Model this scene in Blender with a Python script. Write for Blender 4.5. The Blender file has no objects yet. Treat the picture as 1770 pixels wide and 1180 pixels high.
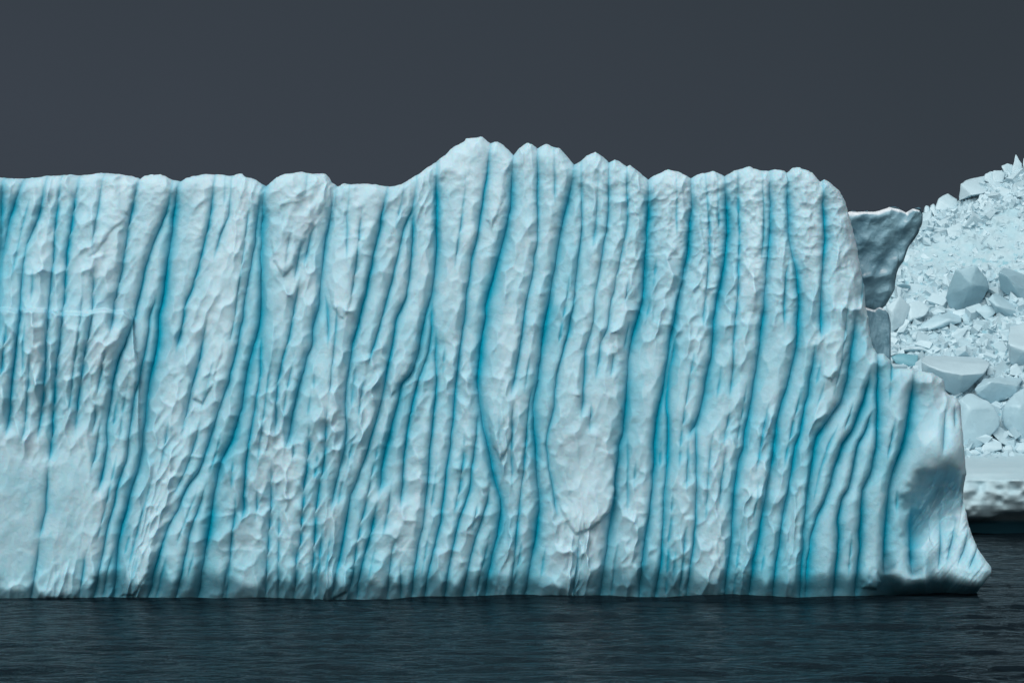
import bpy, bmesh, math, random
import numpy as np
from mathutils import Vector

C = bpy.context.scene.collection
scn = bpy.context.scene
# ------------------------------------------------------------------ camera
F = 4741.0            # focal length in photo pixels (photo 1770 x 1180)
CAMH = 8.0            # eye height above the sea, metres
HORY = 714.0          # photo row of the (hidden) horizon
D0 = 120.0            # distance to the wall of the near iceberg
cd = bpy.data.cameras.new("camera")
cam = bpy.data.objects.new("camera", cd)
C.objects.link(cam)
scn.camera = cam
cam.location = (0, -D0, CAMH)
cam.rotation_euler = (math.radians(90), 0, 0)
cd.sensor_width = 36.0
cd.lens = 36.0 * F / 1770.0
cd.shift_y = (HORY - 590.0) / 1770.0
cd.clip_start = 1.0
cd.clip_end = 20000.0
# ------------------------------------------------------------------ world
SUN_EL, SUN_AZ = 42.0, -160.0      # azimuth from +Y (away from camera), clockwise; behind the camera, to the left
w = bpy.data.worlds.new("World")
scn.world = w
w.use_nodes = True
nt = w.node_tree
nt.nodes.clear()
N = nt.nodes.new
out = N("ShaderNodeOutputWorld")
sky = N("ShaderNodeTexSky"); sky.sky_type = 'NISHITA'; sky.sun_disc = False
sky.sun_elevation = math.radians(SUN_EL); sky.sun_rotation = math.radians(SUN_AZ)
sky.air_density = 1.0; sky.dust_density = 4.0; sky.ozone_density = 1.0
hs = N("ShaderNodeHueSaturation"); hs.inputs['Saturation'].default_value = 0.30
nt.links.new(sky.outputs[0], hs.inputs['Color'])
bgA = N("ShaderNodeBackground"); bgA.inputs[1].default_value = 0.135
nt.links.new(hs.outputs[0], bgA.inputs[0])
bgB = N("ShaderNodeBackground"); bgB.inputs[1].default_value = 1.0
tc = N("ShaderNodeTexCoord")
sep = N("ShaderNodeSeparateXYZ"); nt.links.new(tc.outputs['Generated'], sep.inputs[0])
# storm bank: the far side of the sky (+Y), up to some 50 degrees
def wm(op, a, b, c=None):
    n = N("ShaderNodeMath"); n.operation = op
    for i, v in enumerate((a, b, c)):
        if v is None: continue
        if isinstance(v, (int, float)): n.inputs[i].default_value = v
        else: nt.links.new(v, n.inputs[i])
    return n.outputs[0]
zz = wm('MULTIPLY', sep.outputs[2], 0.55)
dirv = wm('SUBTRACT', sep.outputs[1], zz)
nz = N("ShaderNodeTexNoise"); nz.inputs['Scale'].default_value = 2.2; nz.inputs['Detail'].default_value = 4
nt.links.new(tc.outputs['Generated'], nz.inputs['Vector'])
nzs = wm('MULTIPLY_ADD', nz.outputs[0], 0.3, -0.15)
dd = wm('ADD', dirv, nzs)
mr = N("ShaderNodeMapRange"); mr.interpolation_type = 'SMOOTHSTEP'
mr.inputs['From Min'].default_value = -0.10; mr.inputs['From Max'].default_value = 0.45
nt.links.new(dd, mr.inputs['Value'])
cr = N("ShaderNodeMix"); cr.data_type = 'RGBA'
cr.inputs[6].default_value = (0.043, 0.054, 0.070, 1); cr.inputs[7].default_value = (0.031, 0.041, 0.051, 1)
zf = wm('MULTIPLY_ADD', sep.outputs[2], 5.0, -.25); nf = wm('MULTIPLY_ADD', nz.outputs[0], 1.6, -.8)
xf = wm('MULTIPLY_ADD', sep.outputs[0], 1.6, 0.15)
cf = N("ShaderNodeClamp"); nt.links.new(wm('ADD', wm('ADD', zf, nf), xf), cf.inputs[0]); nt.links.new(cf.outputs[0], cr.inputs[0])
nt.links.new(cr.outputs[2], bgB.inputs[0])
mx = N("ShaderNodeMixShader")
nt.links.new(mr.outputs[0], mx.inputs[0]); nt.links.new(bgA.outputs[0], mx.inputs[1]); nt.links.new(bgB.outputs[0], mx.inputs[2])
nt.links.new(mx.outputs[0], out.inputs[0])
# ------------------------------------------------------------------ sun (thin overcast: soft)
sd = bpy.data.lights.new("sun", 'SUN'); sd.energy = 1.12; sd.angle = math.radians(48); sd.color = (1.0, 0.985, 0.96)
so = bpy.data.objects.new("sun", sd); C.objects.link(so)
a, e = math.radians(SUN_AZ), math.radians(SUN_EL)
sv = Vector((math.sin(a) * math.cos(e), math.cos(a) * math.cos(e), math.sin(e)))
so.rotation_euler = sv.to_track_quat('Z', 'Y').to_euler()
so.location = sv * 200
scn.view_settings.view_transform = 'Standard'
scn.view_settings.look = 'None'
scn.view_settings.exposure = 0.0
scn.view_settings.gamma = 1.0
scn.cycles.use_denoising = True
scn.cycles.max_bounces = 10
scn.cycles.diffuse_bounces = 6
scn.cycles.use_adaptive_sampling = True

# ================================================================== helpers
def tag(o, label=None, cat=None, group=None, kind=None):
    if label: o["label"] = label
    if cat: o["category"] = cat
    if group: o["group"] = group
    if kind: o["kind"] = kind
    return o

def P(px, py, D):
    """world point seen at photo column px, row py, at distance D"""
    return ((px - 885.0) * D / F, D - D0, CAMH + (HORY - py) * D / F)

def grid_mesh(name, V, mat, parent=None, cols=None, wrap=False):
    """V: (rows, cols, 3) array -> one mesh object"""
    nr, nc = V.shape[:2]
    me = bpy.data.meshes.new(name)
    idx = np.arange(nr * nc).reshape(nr, nc)
    q = np.stack([idx[:-1, :-1], idx[:-1, 1:], idx[1:, 1:], idx[1:, :-1]], -1).reshape(-1, 4)
    me.vertices.add(nr * nc)
    me.vertices.foreach_set("co", V.reshape(-1).astype(np.float32))
    me.loops.add(q.size)
    me.loops.foreach_set("vertex_index", q.reshape(-1).astype(np.int32))
    me.polygons.add(len(q))
    me.polygons.foreach_set("loop_start", (np.arange(len(q)) * 4).astype(np.int32))
    me.polygons.foreach_set("loop_total", np.full(len(q), 4, np.int32))
    me.update(calc_edges=True)
    me.polygons.foreach_set("use_smooth", np.ones(len(q), bool))
    if cols is not None:
        ca = me.color_attributes.new("icemix", 'FLOAT_COLOR', 'POINT')
        ca.data.foreach_set("color", cols.reshape(-1).astype(np.float32))
    me.materials.append(mat)
    o = bpy.data.objects.new(name, me)
    C.objects.link(o)
    o.parent = parent
    return o

_tab = {}
def table(seed):
    if seed not in _tab: _tab[seed] = np.random.RandomState(seed).rand(4, 256, 256).astype(np.float32)
    return _tab[seed]
def vnoise(X, Y, sx, sy, seed):
    T = table(seed)[0]
    gx, gy = X / sx, Y / sy
    ix, iy = np.floor(gx).astype(int), np.floor(gy).astype(int)
    fx, fy = gx - ix, gy - iy
    fx = fx * fx * (3 - 2 * fx); fy = fy * fy * (3 - 2 * fy)
    g = lambda a, b: T[(iy + b) & 255, (ix + a) & 255]
    return ((g(0, 0) * (1 - fx) + g(1, 0) * fx) * (1 - fy) + (g(0, 1) * (1 - fx) + g(1, 1) * fx) * fy) * 2 - 1
def fbm(X, Y, sx, sy, seed, n=4, gain=.5):
    r, a = 0, 1.0
    for k in range(n):
        r = r + a * vnoise(X, Y, sx / 2 ** k, sy / 2 ** k, seed + k); a *= gain
    return r
def worley(X, Y, sx, sy, seed, jit=0.9, soft=16.0, up=1.0, dn=1.0):
    """squared distance to the nearest jittered point (cell units), its centre, its random number"""
    T = table(seed)
    gx, gy = X / sx, Y / sy
    ix, iy = np.floor(gx).astype(int), np.floor(gy).astype(int)
    best = np.full(X.shape, 9., np.float32); sec = best.copy(); acc = np.zeros_like(best)
    cx = np.zeros_like(best); cy = np.zeros_like(best); rd = np.zeros_like(best)
    for dy in (-1, 0, 1):
        for dx in (-1, 0, 1):
            jx, jy = ix + dx, iy + dy
            a, b = jy & 255, jx & 255
            px = jx + .5 + jit * (T[0][a, b] - .5) + .5 * (jy & 1)
            py = jy + .5 + jit * (T[1][a, b] - .5)
            ey = gy - py; ey = ey * np.where(ey < 0, up, dn)
            d = (gx - px) ** 2 + ey ** 2
            acc += np.exp(-soft * d)
            m = d < best
            sec = np.where(m, best, np.minimum(sec, d))
            best = np.where(m, d, best)
            cx = np.where(m, px * sx, cx); cy = np.where(m, py * sy, cy); rd = np.where(m, T[2][a, b], rd)
    sec = sec - best                                       # nought on the rim between two cells
    best = np.maximum(0, -np.log(acc + 1e-12) / soft)      # rims rounded off
    return best, sec, cx, cy, rd
def sstep(a, b, x):
    t = np.clip((x - a) / (b - a), 0, 1); return t * t * (3 - 2 * t)
def bil(img, x, y, x0, y0):
    u = np.clip(x - x0, 0, img.shape[1] - 1.001); v = np.clip(y - y0, 0, img.shape[0] - 1.001)
    i, j = u.astype(int), v.astype(int); fu, fv = u - i, v - j
    return (img[j, i] * (1 - fu) + img[j, i + 1] * fu) * (1 - fv) + (img[j + 1, i] * (1 - fu) + img[j + 1, i + 1] * fu) * fv
def pdist(X, Y, pts, closed=False):
    """distance to a polyline"""
    best = np.full(X.shape, 1e9, np.float32)
    L = list(zip(pts[:-1], pts[1:])) + ([(pts[-1], pts[0])] if closed else [])
    for (x1, y1), (x2, y2) in L:
        dx, dy = x2 - x1, y2 - y1
        t = np.clip(((X - x1) * dx + (Y - y1) * dy) / (dx * dx + dy * dy + 1e-9), 0, 1)
        best = np.minimum(best, (X - x1 - t * dx) ** 2 + (Y - y1 - t * dy) ** 2)
    return np.sqrt(best)
def inside(X, Y, pts):
    r = np.zeros(X.shape, bool)
    for (x1, y1), (x2, y2) in zip(pts, pts[1:] + pts[:1]):
        if y1 == y2: continue
        c = ((y1 > Y) != (y2 > Y)) & (X < (x2 - x1) * (Y - y1) / (y2 - y1) + x1)
        r ^= c
    return r

# ================================================================== materials
def new_mat(name):
    m = bpy.data.materials.new(name); m.use_nodes = True
    return m, m.node_tree, m.node_tree.nodes["Principled BSDF"]
def mixrgb(t, fac, a, b, mode='MIX'):
    n = t.nodes.new("ShaderNodeMix"); n.data_type = 'RGBA'; n.blend_type = mode
    for k, v in ((0, fac), (6, a), (7, b)):
        if isinstance(v, (int, float)): n.inputs[k].default_value = v
        elif isinstance(v, tuple): n.inputs[k].default_value = v + (1,) if len(v) == 3 else v
        else: t.links.new(v, n.inputs[k])
    return n.outputs[2]
def noise(t, scale, detail=4, rough=.55, vec=None, stretch=None):
    n = t.nodes.new("ShaderNodeTexNoise"); n.inputs['Scale'].default_value = scale
    n.inputs['Detail'].default_value = detail; n.inputs['Roughness'].default_value = rough
    c = t.nodes.new("ShaderNodeTexCoord"); v = c.outputs['Object']
    if stretch:
        mp = t.nodes.new("ShaderNodeMapping"); mp.inputs['Scale'].default_value = stretch
        t.links.new(v, mp.inputs['Vector']); v = mp.outputs[0]
    t.links.new(v, n.inputs['Vector'])
    return n.outputs[0]
def bump(t, h, dist, strength=1.0, normal=None):
    b = t.nodes.new("ShaderNodeBump"); b.inputs['Distance'].default_value = dist; b.inputs['Strength'].default_value = strength
    t.links.new(h, b.inputs['Height'])
    if normal: t.links.new(normal, b.inputs['Normal'])
    return b.outputs[0]

def ice_material(name, white, pale, blue, sss=0.42):
    m, t, p = new_mat(name)
    at = t.nodes.new("ShaderNodeVertexColor"); at.layer_name = "icemix"
    sp = t.nodes.new("ShaderNodeSeparateColor"); t.links.new(at.outputs[0], sp.inputs[0])
    n1 = noise(t, 1.4, 5, .6, stretch=(1, 1, .5))
    rmp = t.nodes.new("ShaderNodeMapRange"); rmp.inputs[1].default_value = .35; rmp.inputs[2].default_value = .65
    rmp.inputs[3].default_value = 0.0; rmp.inputs[4].default_value = 0.22
    t.links.new(n1, rmp.inputs[0])
    add = t.nodes.new("ShaderNodeMath"); add.operation = 'ADD'; add.use_clamp = True
    t.links.new(sp.outputs[1], add.inputs[0]); t.links.new(rmp.outputs[0], add.inputs[1])
    c1 = mixrgb(t, add.outputs[0], white, pale)
    c2 = mixrgb(t, sp.outputs[0], c1, blue)
    c3 = mixrgb(t, sp.outputs[2], c2, (0.025, 0.105, 0.15))  # dark tone of the wet waterline and of the painted undercut shade
    t.links.new(c3, p.inputs['Base Color'])
    p.inputs['Roughness'].default_value = 0.42
    p.inputs['Specular IOR Level'].default_value = 0.10
    p.inputs['IOR'].default_value = 1.31
    if sss:
        sw = t.nodes.new("ShaderNodeMath"); sw.operation = 'MULTIPLY_ADD'; sw.use_clamp = True
        t.links.new(sp.outputs[0], sw.inputs[0]); sw.inputs[1].default_value = -sss; sw.inputs[2].default_value = sss
        t.links.new(sw.outputs[0], p.inputs['Subsurface Weight'])
        p.inputs['Subsurface Radius'].default_value = (0.10, 0.50, 0.75)
        p.inputs['Subsurface Scale'].default_value = 0.22
    b1 = bump(t, noise(t, 9.0, 5, .6), 0.05, 0.45)
    b2 = bump(t, noise(t, 26.0, 3, .65), 0.02, 0.6, b1)
    t.links.new(b2, p.inputs['Normal'])
    return m

WHITE = (0.49, 0.65, 0.72); PALE = (0.21, 0.49, 0.59); BLUE = (0.001, 0.29, 0.42)
MAT_WALL = ice_material("ice_wall", WHITE, PALE, BLUE)

# ================================================================== the near iceberg: traced relief
# grooves: (strength, beading, [(column, row), ...]) in photo pixels
GR = [
 (.9,.1,[(38,311),(28,339),(13,378),(4,418),(-2,449),(-10,520),(-16,600)]),
 (.6,.3,[(78,314),(70,355),(62,383),(43,421),(38,456),(34,505),(30,556),(23,620),(18,658),(14,709),(9,755)]),
 (.55,.5,[(105,314),(99,347),(94,393),(90,449),(84,510),(79,569),(76,632),(74,678),(69,714),(63,760)]),
 (.65,.5,[(135,309),(128,342),(122,385),(114,436),(110,495),(107,538),(102,582),(95,632),(94,671),(90,716),(88,755),(85,772),(84,803)]),
 (.25,0,[(84,800),(81,824),(77,882),(67,933)]),(.4,.1,[(69,925),(60,981),(55,1014)]),
 (.15,.2,[(179,306),(174,327),(167,373),(164,393),(158,440)]),
 (.65,.5,[(238,314),(230,347),(221,385),(214,436),(208,469),(200,505),(195,523),(193,549),(190,580)]),
 (.7,.2,[(296,322),(287,362),(270,403),(254,444),(244,484),(236,520),(230,546),(211,600),(201,622),(193,663),(187,704),(183,729),(183,760),(180,796),(175,816),(169,852)]),
 (.95,.1,[(308,314),(301,347),(295,398),(289,449),(282,495),(278,520),(272,544),(270,594),(257,653),(250,696),(247,734),(242,780),(236,811),(224,849),(211,900),(205,918),(201,938),(198,984)]),
 (.6,.2,[(270,500),(267,520),(257,544),(252,592),(242,638),(233,673),(226,714),(221,755),(217,791),(208,816),(201,841),(196,867),(189,892),(181,923)]),
 (.45,.2,[(201,935),(192,955),(184,990)]),
 (.5,.4,[(369,309),(366,342),(360,385),(348,436),(338,474),(331,497),(319,523),(315,554),(308,582),(303,610)]),
 (.2,.2,[(399,317),(395,373),(381,403),(369,449)]),(.15,.2,[(388,320),(386,352)]),
 (.75,.1,[(452,330),(448,352),(443,373),(438,423),(432,462),(427,485),(420,531),(412,582),(404,620),(392,663),(381,696),(369,729),(358,767),(341,816),(320,844),(305,882),(287,910),(277,943),(267,976)]),
 (1.,.15,[(457,322),(453,360),(450,398),(449,449),(450,500),(449,530),(444,569),(435,602),(428,632),(422,658),(417,696),(408,730),(399,760),(381,793),(371,836),(364,887),(356,933),(348,976)]),
 (.6,.3,[(450,560),(449,607),(448,645),(441,691),(435,729),(429,762),(422,803),(420,844),(420,874),(417,902)]),
 (.35,.6,[(401,790),(400,820),(399,846)]),
 (.5,.2,[(358,829),(341,882),(328,915)]),
 (.55,.5,[(358,551),(348,594),(341,632),(333,658),(325,691),(318,724),(314,752)]),
 (.2,.5,[(42,545),(38,600),(38,653)]),(.3,.3,[(56,467),(54,495),(52,518)]),
 (.55,.7,[(163,461),(159,505),(158,543),(150,582),(145,602),(139,653),(133,691),(131,724),(130,747)]),
 (.4,.5,[(175,716),(169,747),(163,785),(156,818)]),(.35,.6,[(154,938),(145,968),(139,1009)]),(.5,.1,[(288,955),(282,981),(276,1000)]),
 (.15,.1,[(530,314),(529,334)]),
 (.5,.3,[(550,383),(536,403),(529,436),(525,462)]),(.45,.5,[(518,479),(511,512),(506,544),(499,582),(487,622),(480,653),(476,696),(476,755)]),
 (.5,.8,[(468,800),(467,841),(467,874),(463,925),(460,976)]),
 (.85,.2,[(580,327),(570,373),(560,418),(555,462),(551,512),(549,530),(539,564),(539,594),(529,615),(516,663),(509,696),(502,729),(497,755),(493,778)]),
 (.4,.3,[(558,493),(565,536),(567,582),(567,602)]),(.15,.2,[(603,329),(599,373),(599,449)]),
 (.75,.2,[(669,327),(659,373),(649,418),(640,462),(631,505),(626,526),(617,564),(608,589),(603,635),(597,663),(594,696),(598,739),(595,772),(588,798),(577,846),(572,880)]),
 (.5,.3,[(720,322),(712,362),(697,393),(687,439),(677,482),(670,510),(661,544),(649,582),(641,610),(637,635)]),
 (.7,.2,[(716,355),(713,380),(712,411),(708,462),(702,512),(684,551),(677,594),(666,645),(660,683),(651,722),(638,762),(631,785),(618,824),(605,857),(598,892),(590,943),(583,974)]),
 (.85,.2,[(754,284),(754,334),(753,423),(750,474),(744,512),(738,530),(730,561),(721,612),(710,645),(692,663),(687,696),(677,734),(666,773),(659,811),(655,859)]),
 (.7,.3,[(747,500),(745,531),(745,569),(739,612),(722,658),(712,699),(705,734),(700,772),(697,798),(694,836),(692,880)]),
 (.6,.3,[(752,560),(753,643),(752,683),(748,722),(745,747),(742,775),(740,806),(735,862),(729,913),(721,948),(717,976),(712,1014)]),
 (.6,.1,[(848,250),(842,296),(834,342),(827,398),(814,449),(807,500),(803,540),(796,594),(792,620),(786,671),(782,722),(777,772),(771,811),(766,862),(761,902),(752,938),(741,984)]),
 (1.,.1,[(887,271),(885,322),(881,362),(873,398),(864,440),(849,487),(839,531),(837,556),(829,602),(825,658),(827,696),(832,729),(842,772),(847,798),(855,831),(864,859),(865,887),(860,925),(850,958),(842,1001)]),
 (.5,.2,[(825,696),(823,747),(821,765),(816,798),(811,849),(804,869),(794,892),(786,925),(778,963),(772,1001)]),
 (.5,.2,[(847,831),(842,867),(832,900),(819,938),(810,971)]),
 (.6,.8,[(534,729),(533,760),(529,811),(524,836),(523,862),(520,900),(518,933),(511,963),(510,989)]),
 (.55,.8,[(565,701),(562,747),(561,775),(557,808),(549,852),(543,900),(542,938),(539,989)]),
 (.3,.6,[(542,643),(541,668)]),(.35,.8,[(482,875),(481,918),(480,958),(480,980)]),
 (.7,.4,[(652,864),(641,913),(631,953),(621,989),(618,1014)]),
 (.45,.6,[(690,925),(679,943),(674,976),(671,1001)]),(.35,.5,[(692,966),(692,1001)]),(.25,.6,[(506,760),(506,792)]),
 (.6,.3,[(929,258),(929,322),(929,360),(929,421),(924,440),(920,474),(913,502),(908,526),(904,559),(898,602),(891,638),(884,683)]),
 (.15,.2,[(958,271),(959,352)]),
 (1.,.1,[(993,291),(987,327),(974,373),(967,403),(962,436),(957,474),(953,495),(946,531),(939,577),(934,615),(929,658),(923,696),(921,734),(925,765),(927,811),(931,857),(930,887),(926,925),(920,958),(912,994)]),
 (.5,.4,[(924,650),(915,691),(910,734),(907,775),(906,793),(902,836),(897,882),(893,913)]),
 (.65,.1,[(1005,294),(1006,347),(1006,398),(999,449),(995,488),(990,531),(982,574),(972,607),(962,643),(958,701),(949,734),(944,765),(948,806),(954,834),(959,874),(964,892)]),
 (.5,.3,[(1053,286),(1052,317),(1052,360),(1048,398),(1038,449),(1033,485),(1028,516),(1025,556),(1019,582),(1010,607),(1011,638),(1007,671),(1007,696),(1004,724)]),
 (.4,.5,[(1084,291),(1084,337),(1084,393),(1076,428),(1068,464),(1062,500),(1056,518),(1053,544),(1051,564),(1038,592),(1035,617),(1029,658)]),
 (.3,.7,[(1022,700),(1020,729),(1018,744)]),(.3,.7,[(1061,602),(1058,632),(1056,650)]),
 (1.,.1,[(1122,314),(1121,347),(1118,398),(1115,436),(1114,474),(1111,512),(1102,551),(1094,582),(1086,620),(1084,658),(1082,696),(1079,734),(1071,765),(1067,798),(1063,831),(1061,867),(1055,902),(1049,938),(1047,963),(1043,989)]),
 (.35,.1,[(1084,740),(1085,798),(1085,836),(1084,887)]),(.15,.2,[(1169,317),(1169,411)]),
 (.9,.1,[(1196,312),(1196,360),(1191,398),(1188,436),(1183,465),(1174,508),(1166,556),(1157,594),(1152,633),(1145,683),(1135,722),(1131,760),(1131,798),(1127,836),(1122,887),(1114,938),(1110,968),(1107,1001)]),
 (.75,.1,[(1168,565),(1165,610),(1157,645),(1153,696),(1155,734),(1155,765),(1154,798),(1150,836),(1147,887),(1146,925),(1142,976),(1137,1001)]),
 (.3,.5,[(1220,312),(1224,360),(1226,398),(1227,436),(1222,488),(1217,531),(1215,570)]),
 (.95,.15,[(1254,309),(1255,360),(1257,406),(1252,449),(1246,487),(1239,518),(1234,556),(1232,594),(1226,633),(1218,678),(1211,709),(1204,728),(1198,740),(1190,760)]),
 (.5,.1,[(1209,712),(1204,740),(1203,773),(1204,824),(1203,874),(1199,938),(1193,976)]),
 (.3,.1,[(1190,755),(1188,811),(1186,850)]),(.3,.5,[(1188,902),(1183,938)]),
 (.45,.5,[(1276,306),(1277,360),(1278,423),(1277,490),(1274,531),(1269,582),(1268,633),(1262,688)]),
 (.9,.1,[(1332,296),(1332,342),(1332,396),(1329,437),(1325,491),(1318,554),(1312,608),(1304,663),(1298,700),(1291,734),(1283,780),(1277,798),(1270,849),(1267,900),(1262,951),(1257,989)]),
 (.4,.5,[(1257,770),(1250,811),(1246,844),(1245,880)]),(.4,.2,[(1306,915),(1300,968)]),
 (.4,.1,[(1318,304),(1320,356),(1320,410),(1316,450)]),
 (.9,.1,[(1362,296),(1363,356),(1365,410),(1369,437),(1377,472),(1381,518),(1379,554),(1378,595),(1369,636),(1361,668),(1351,695),(1342,731),(1339,771),(1333,812),(1325,850),(1317,896),(1310,936),(1298,1004)]),
 (.5,.2,[(1365,440),(1358,478),(1356,532),(1356,568)]),
 (.75,.1,[(1422,315),(1423,356),(1426,410),(1423,451),(1419,518),(1420,587)]),
 (.85,.1,[(1412,590),(1407,625),(1401,649),(1398,680),(1392,700),(1385,740),(1376,770),(1369,809),(1362,852),(1355,882),(1350,923),(1342,977)]),
 (1.,.1,[(1480,541),(1474,595),(1467,652),(1455,695),(1433,725),(1414,752),(1406,785),(1400,828),(1394,868),(1390,909),(1388,950),(1385,1004)]),
 (.9,.1,[(1507,636),(1494,695),(1480,735),(1460,764),(1449,793),(1442,815),(1436,841),(1426,868),(1412,895),(1402,934),(1398,977)]),
 (.8,.1,[(1514,700),(1500,740),(1486,766),(1482,785),(1477,809),(1469,844),(1456,863),(1450,896),(1450,950),(1445,990)]),
 (.85,.1,[(1520,608),(1518,676),(1519,717),(1517,771),(1508,815),(1494,844),(1491,877),(1488,923),(1488,950),(1482,1000)]),
 (.95,.1,[(1580,645),(1576,703),(1570,744),(1561,777),(1547,810),(1538,849),(1535,890),(1531,936),(1529,990)]),
 (.4,.1,[(1553,845),(1552,885)]),
 (.95,.1,[(1578,865),(1575,909),(1576,960),(1578,995)]),
 (.25,.4,[(1636,700),(1633,750),(1629,790)]),(.2,.2,[(1651,705),(1652,735)]),
 (.3,.1,[(1625,890),(1626,940),(1622,985)]),(.3,.1,[(1652,900),(1645,940),(1636,975)]),(.25,.1,[(1675,915),(1668,950),(1655,978)]),(.25,.1,[(1692,945),(1684,965),(1675,982)]),
]
OUT = [(0,305),(38,308),(76,303),(107,301),(137,302),(173,296),(200,299),(224,303),(240,308),(247,303),(275,299),(295,308),(309,311),(318,306),(340,301),(358,299),(380,300),(402,302),(417,298),(423,304),(437,307),(450,315),(457,320),(471,309),(490,300),(519,296),(540,298),(562,299),(568,305),(572,314),(583,321),(593,317),(638,316),(672,320),(692,318),(715,304),(735,290),(758,275),(768,266),(783,252),(802,242),(805,237),(820,235),(834,235),(848,245),(853,243),(861,243),(870,249),(880,258),(887,265),(898,254),(911,245),(920,248),(929,254),(935,250),(944,247),(956,252),(967,254),(980,268),(993,283),(1002,278),(1015,267),(1030,261),(1040,268),(1053,279),(1063,273),(1074,280),(1084,286),(1090,283),(1104,296),(1122,308),(1138,299),(1156,292),(1174,294),(1185,301),(1196,306),(1213,298),(1233,294),(1245,298),(1254,302),(1270,294),(1292,287),(1308,290),(1320,293),(1331,294),(1342,290),(1358,292),(1362,296),(1371,289),(1385,288),(1397,292),(1407,297),(1419,312),(1428,308),(1441,318),(1453,328),(1464,347),(1470,372),(1477,396),(1484,426),(1489,459),(1497,491),(1499,529),(1503,549),(1507,576),(1512,600),(1520,611),(1531,610),(1542,622),(1550,636),(1565,636),(1580,637),(1586,642),(1600,642),(1613,644),(1634,655),(1637,676),(1645,682),(1656,687),(1664,698),(1666,730),(1670,771),(1674,820),(1668,836),(1670,868),(1678,909),(1694,947),(1708,968),(1718,983),(1717,992),(1703,1010),(1690,1027),(1688,1046)]
# raised flakes: outline, thickness (m), inner fade (px)
PATCH = [
 ([(458,330),(480,300),(520,290),(566,296),(573,314),(566,345),(556,368),(545,384),(532,398),(520,430),(505,462),(490,480),(470,450)], .42, 45),
 ([(965,775),(1000,758),(1055,780),(1063,815),(1062,850),(1050,888),(1035,902),(1020,915),(995,925),(978,900),(960,850)], .75, 45),
 ([(140,305),(238,312),(222,370),(213,382),(195,400),(165,440),(150,445),(140,400),(130,350)], .25, 30),
 ([(842,640),(868,625),(890,690),(882,760),(868,800),(850,770),(838,700)], .35, 22),
 ([(345,600),(370,560),(388,552),(393,570),(385,610),(370,660),(352,700),(330,690)], .32, 18),
 ([(563,420),(600,400),(618,440),(608,520),(597,552),(585,550),(570,520),(560,470)], .28, 25),
 ([(1440,520),(1478,490),(1484,520),(1478,560),(1465,610),(1440,660),(1420,650),(1425,580)], .3, 25),
 ([(220,955),(250,940),(272,930),(262,975),(235,1030),(205,1030)], .4, 25),
 ([(1485,990),(1500,978),(1520,985),(1524,1005),(1515,1020),(1490,1018)], .35, 12),
 ([(-40,532),(10,532),(28,536),(32,548),(38,534),(58,533),(76,534),(84,545),(88,534),(103,541),(112,537),(150,540),(160,535),(178,533),(213,536),(226,552),(215,600),(195,680),(170,760),(120,760),(-40,760)], .0, 30),
 ([(840,250),(880,262),(872,340),(850,400),(840,380),(848,330)], .25, 18),
 ([(610,985),(600,1025),(560,1045),(500,1045),(520,1000),(570,960)], .35, 30),
 ([(690,600),(712,560),(722,590),(708,640),(690,665),(676,690),(668,660)], .3, 18),
]
rs = np.random.RandomState(5)
X0, Y0, X1, Y1 = -700, 226, 1730, 1052
xs = np.arange(X0, X1 + 1, dtype=np.float32); ys = np.arange(Y0, Y1 + 1, dtype=np.float32)
XX, YY = np.meshgrid(xs, ys)
# grooves of the stretch of wall beyond the left edge of the photograph
x = -30
while x > -690:
    x -= rs.uniform(16, 42); y0 = 305 + rs.uniform(0, 6) if rs.rand() < .6 else rs.uniform(350, 800)
    ln = rs.uniform(250, 690); pts = []; xx = x + .25 * (660 - y0)
    yy = y0
    while yy < min(y0 + ln, 1010):
        pts.append((xx, yy)); yy += 40; xx -= 40 * rs.uniform(.02, .3)
    if len(pts) > 1: GR.append((rs.choice([.3, .5, .6, .8, .95]), rs.choice([.1, .3, .6]), pts))
# flow field of the traced grooves; finer runnels follow it between them
gxs = np.arange(X0 - 60, X1 + 80, 20.); gys = np.arange(Y0 - 40, Y1 + 60, 20.)
FX, FY = np.meshgrid(gxs, gys); sw_ = np.full(FX.shape, 1e-4); sl = sw_ * -.15
occ = np.zeros((len(gys) * 5 + 20, len(gxs) * 5 + 20), bool)
for st_, bd_, pts in GR:
    pts = sorted(pts, key=lambda p: p[1])
    for (xa, ya), (xb, yb) in zip(pts[:-1], pts[1:]):
        if yb - ya < 4: continue
        wgt = (yb - ya) * np.exp(-(((FX - (xa + xb) / 2) / 34) ** 2 + ((FY - (ya + yb) / 2) / 55) ** 2))
        sw_ += wgt; sl += wgt * (xb - xa) / (yb - ya)
        for y in np.arange(ya, yb, 3):
            x = xa + (xb - xa) * (y - ya) / (yb - ya); i, j = int((x - X0 + 60) / 4), int((y - Y0 + 40) / 4)
            occ[j, max(0, i - 2):i + 3] = True
SLOPE = np.clip(sl / sw_, -.7, .35)
def slope_at(x, y): return bil(SLOPE, (np.asarray(x, float) - gxs[0]) / 20, (np.asarray(y, float) - gys[0]) / 20, 0, 0)
rg2 = np.random.RandomState(66); made = 0
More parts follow.
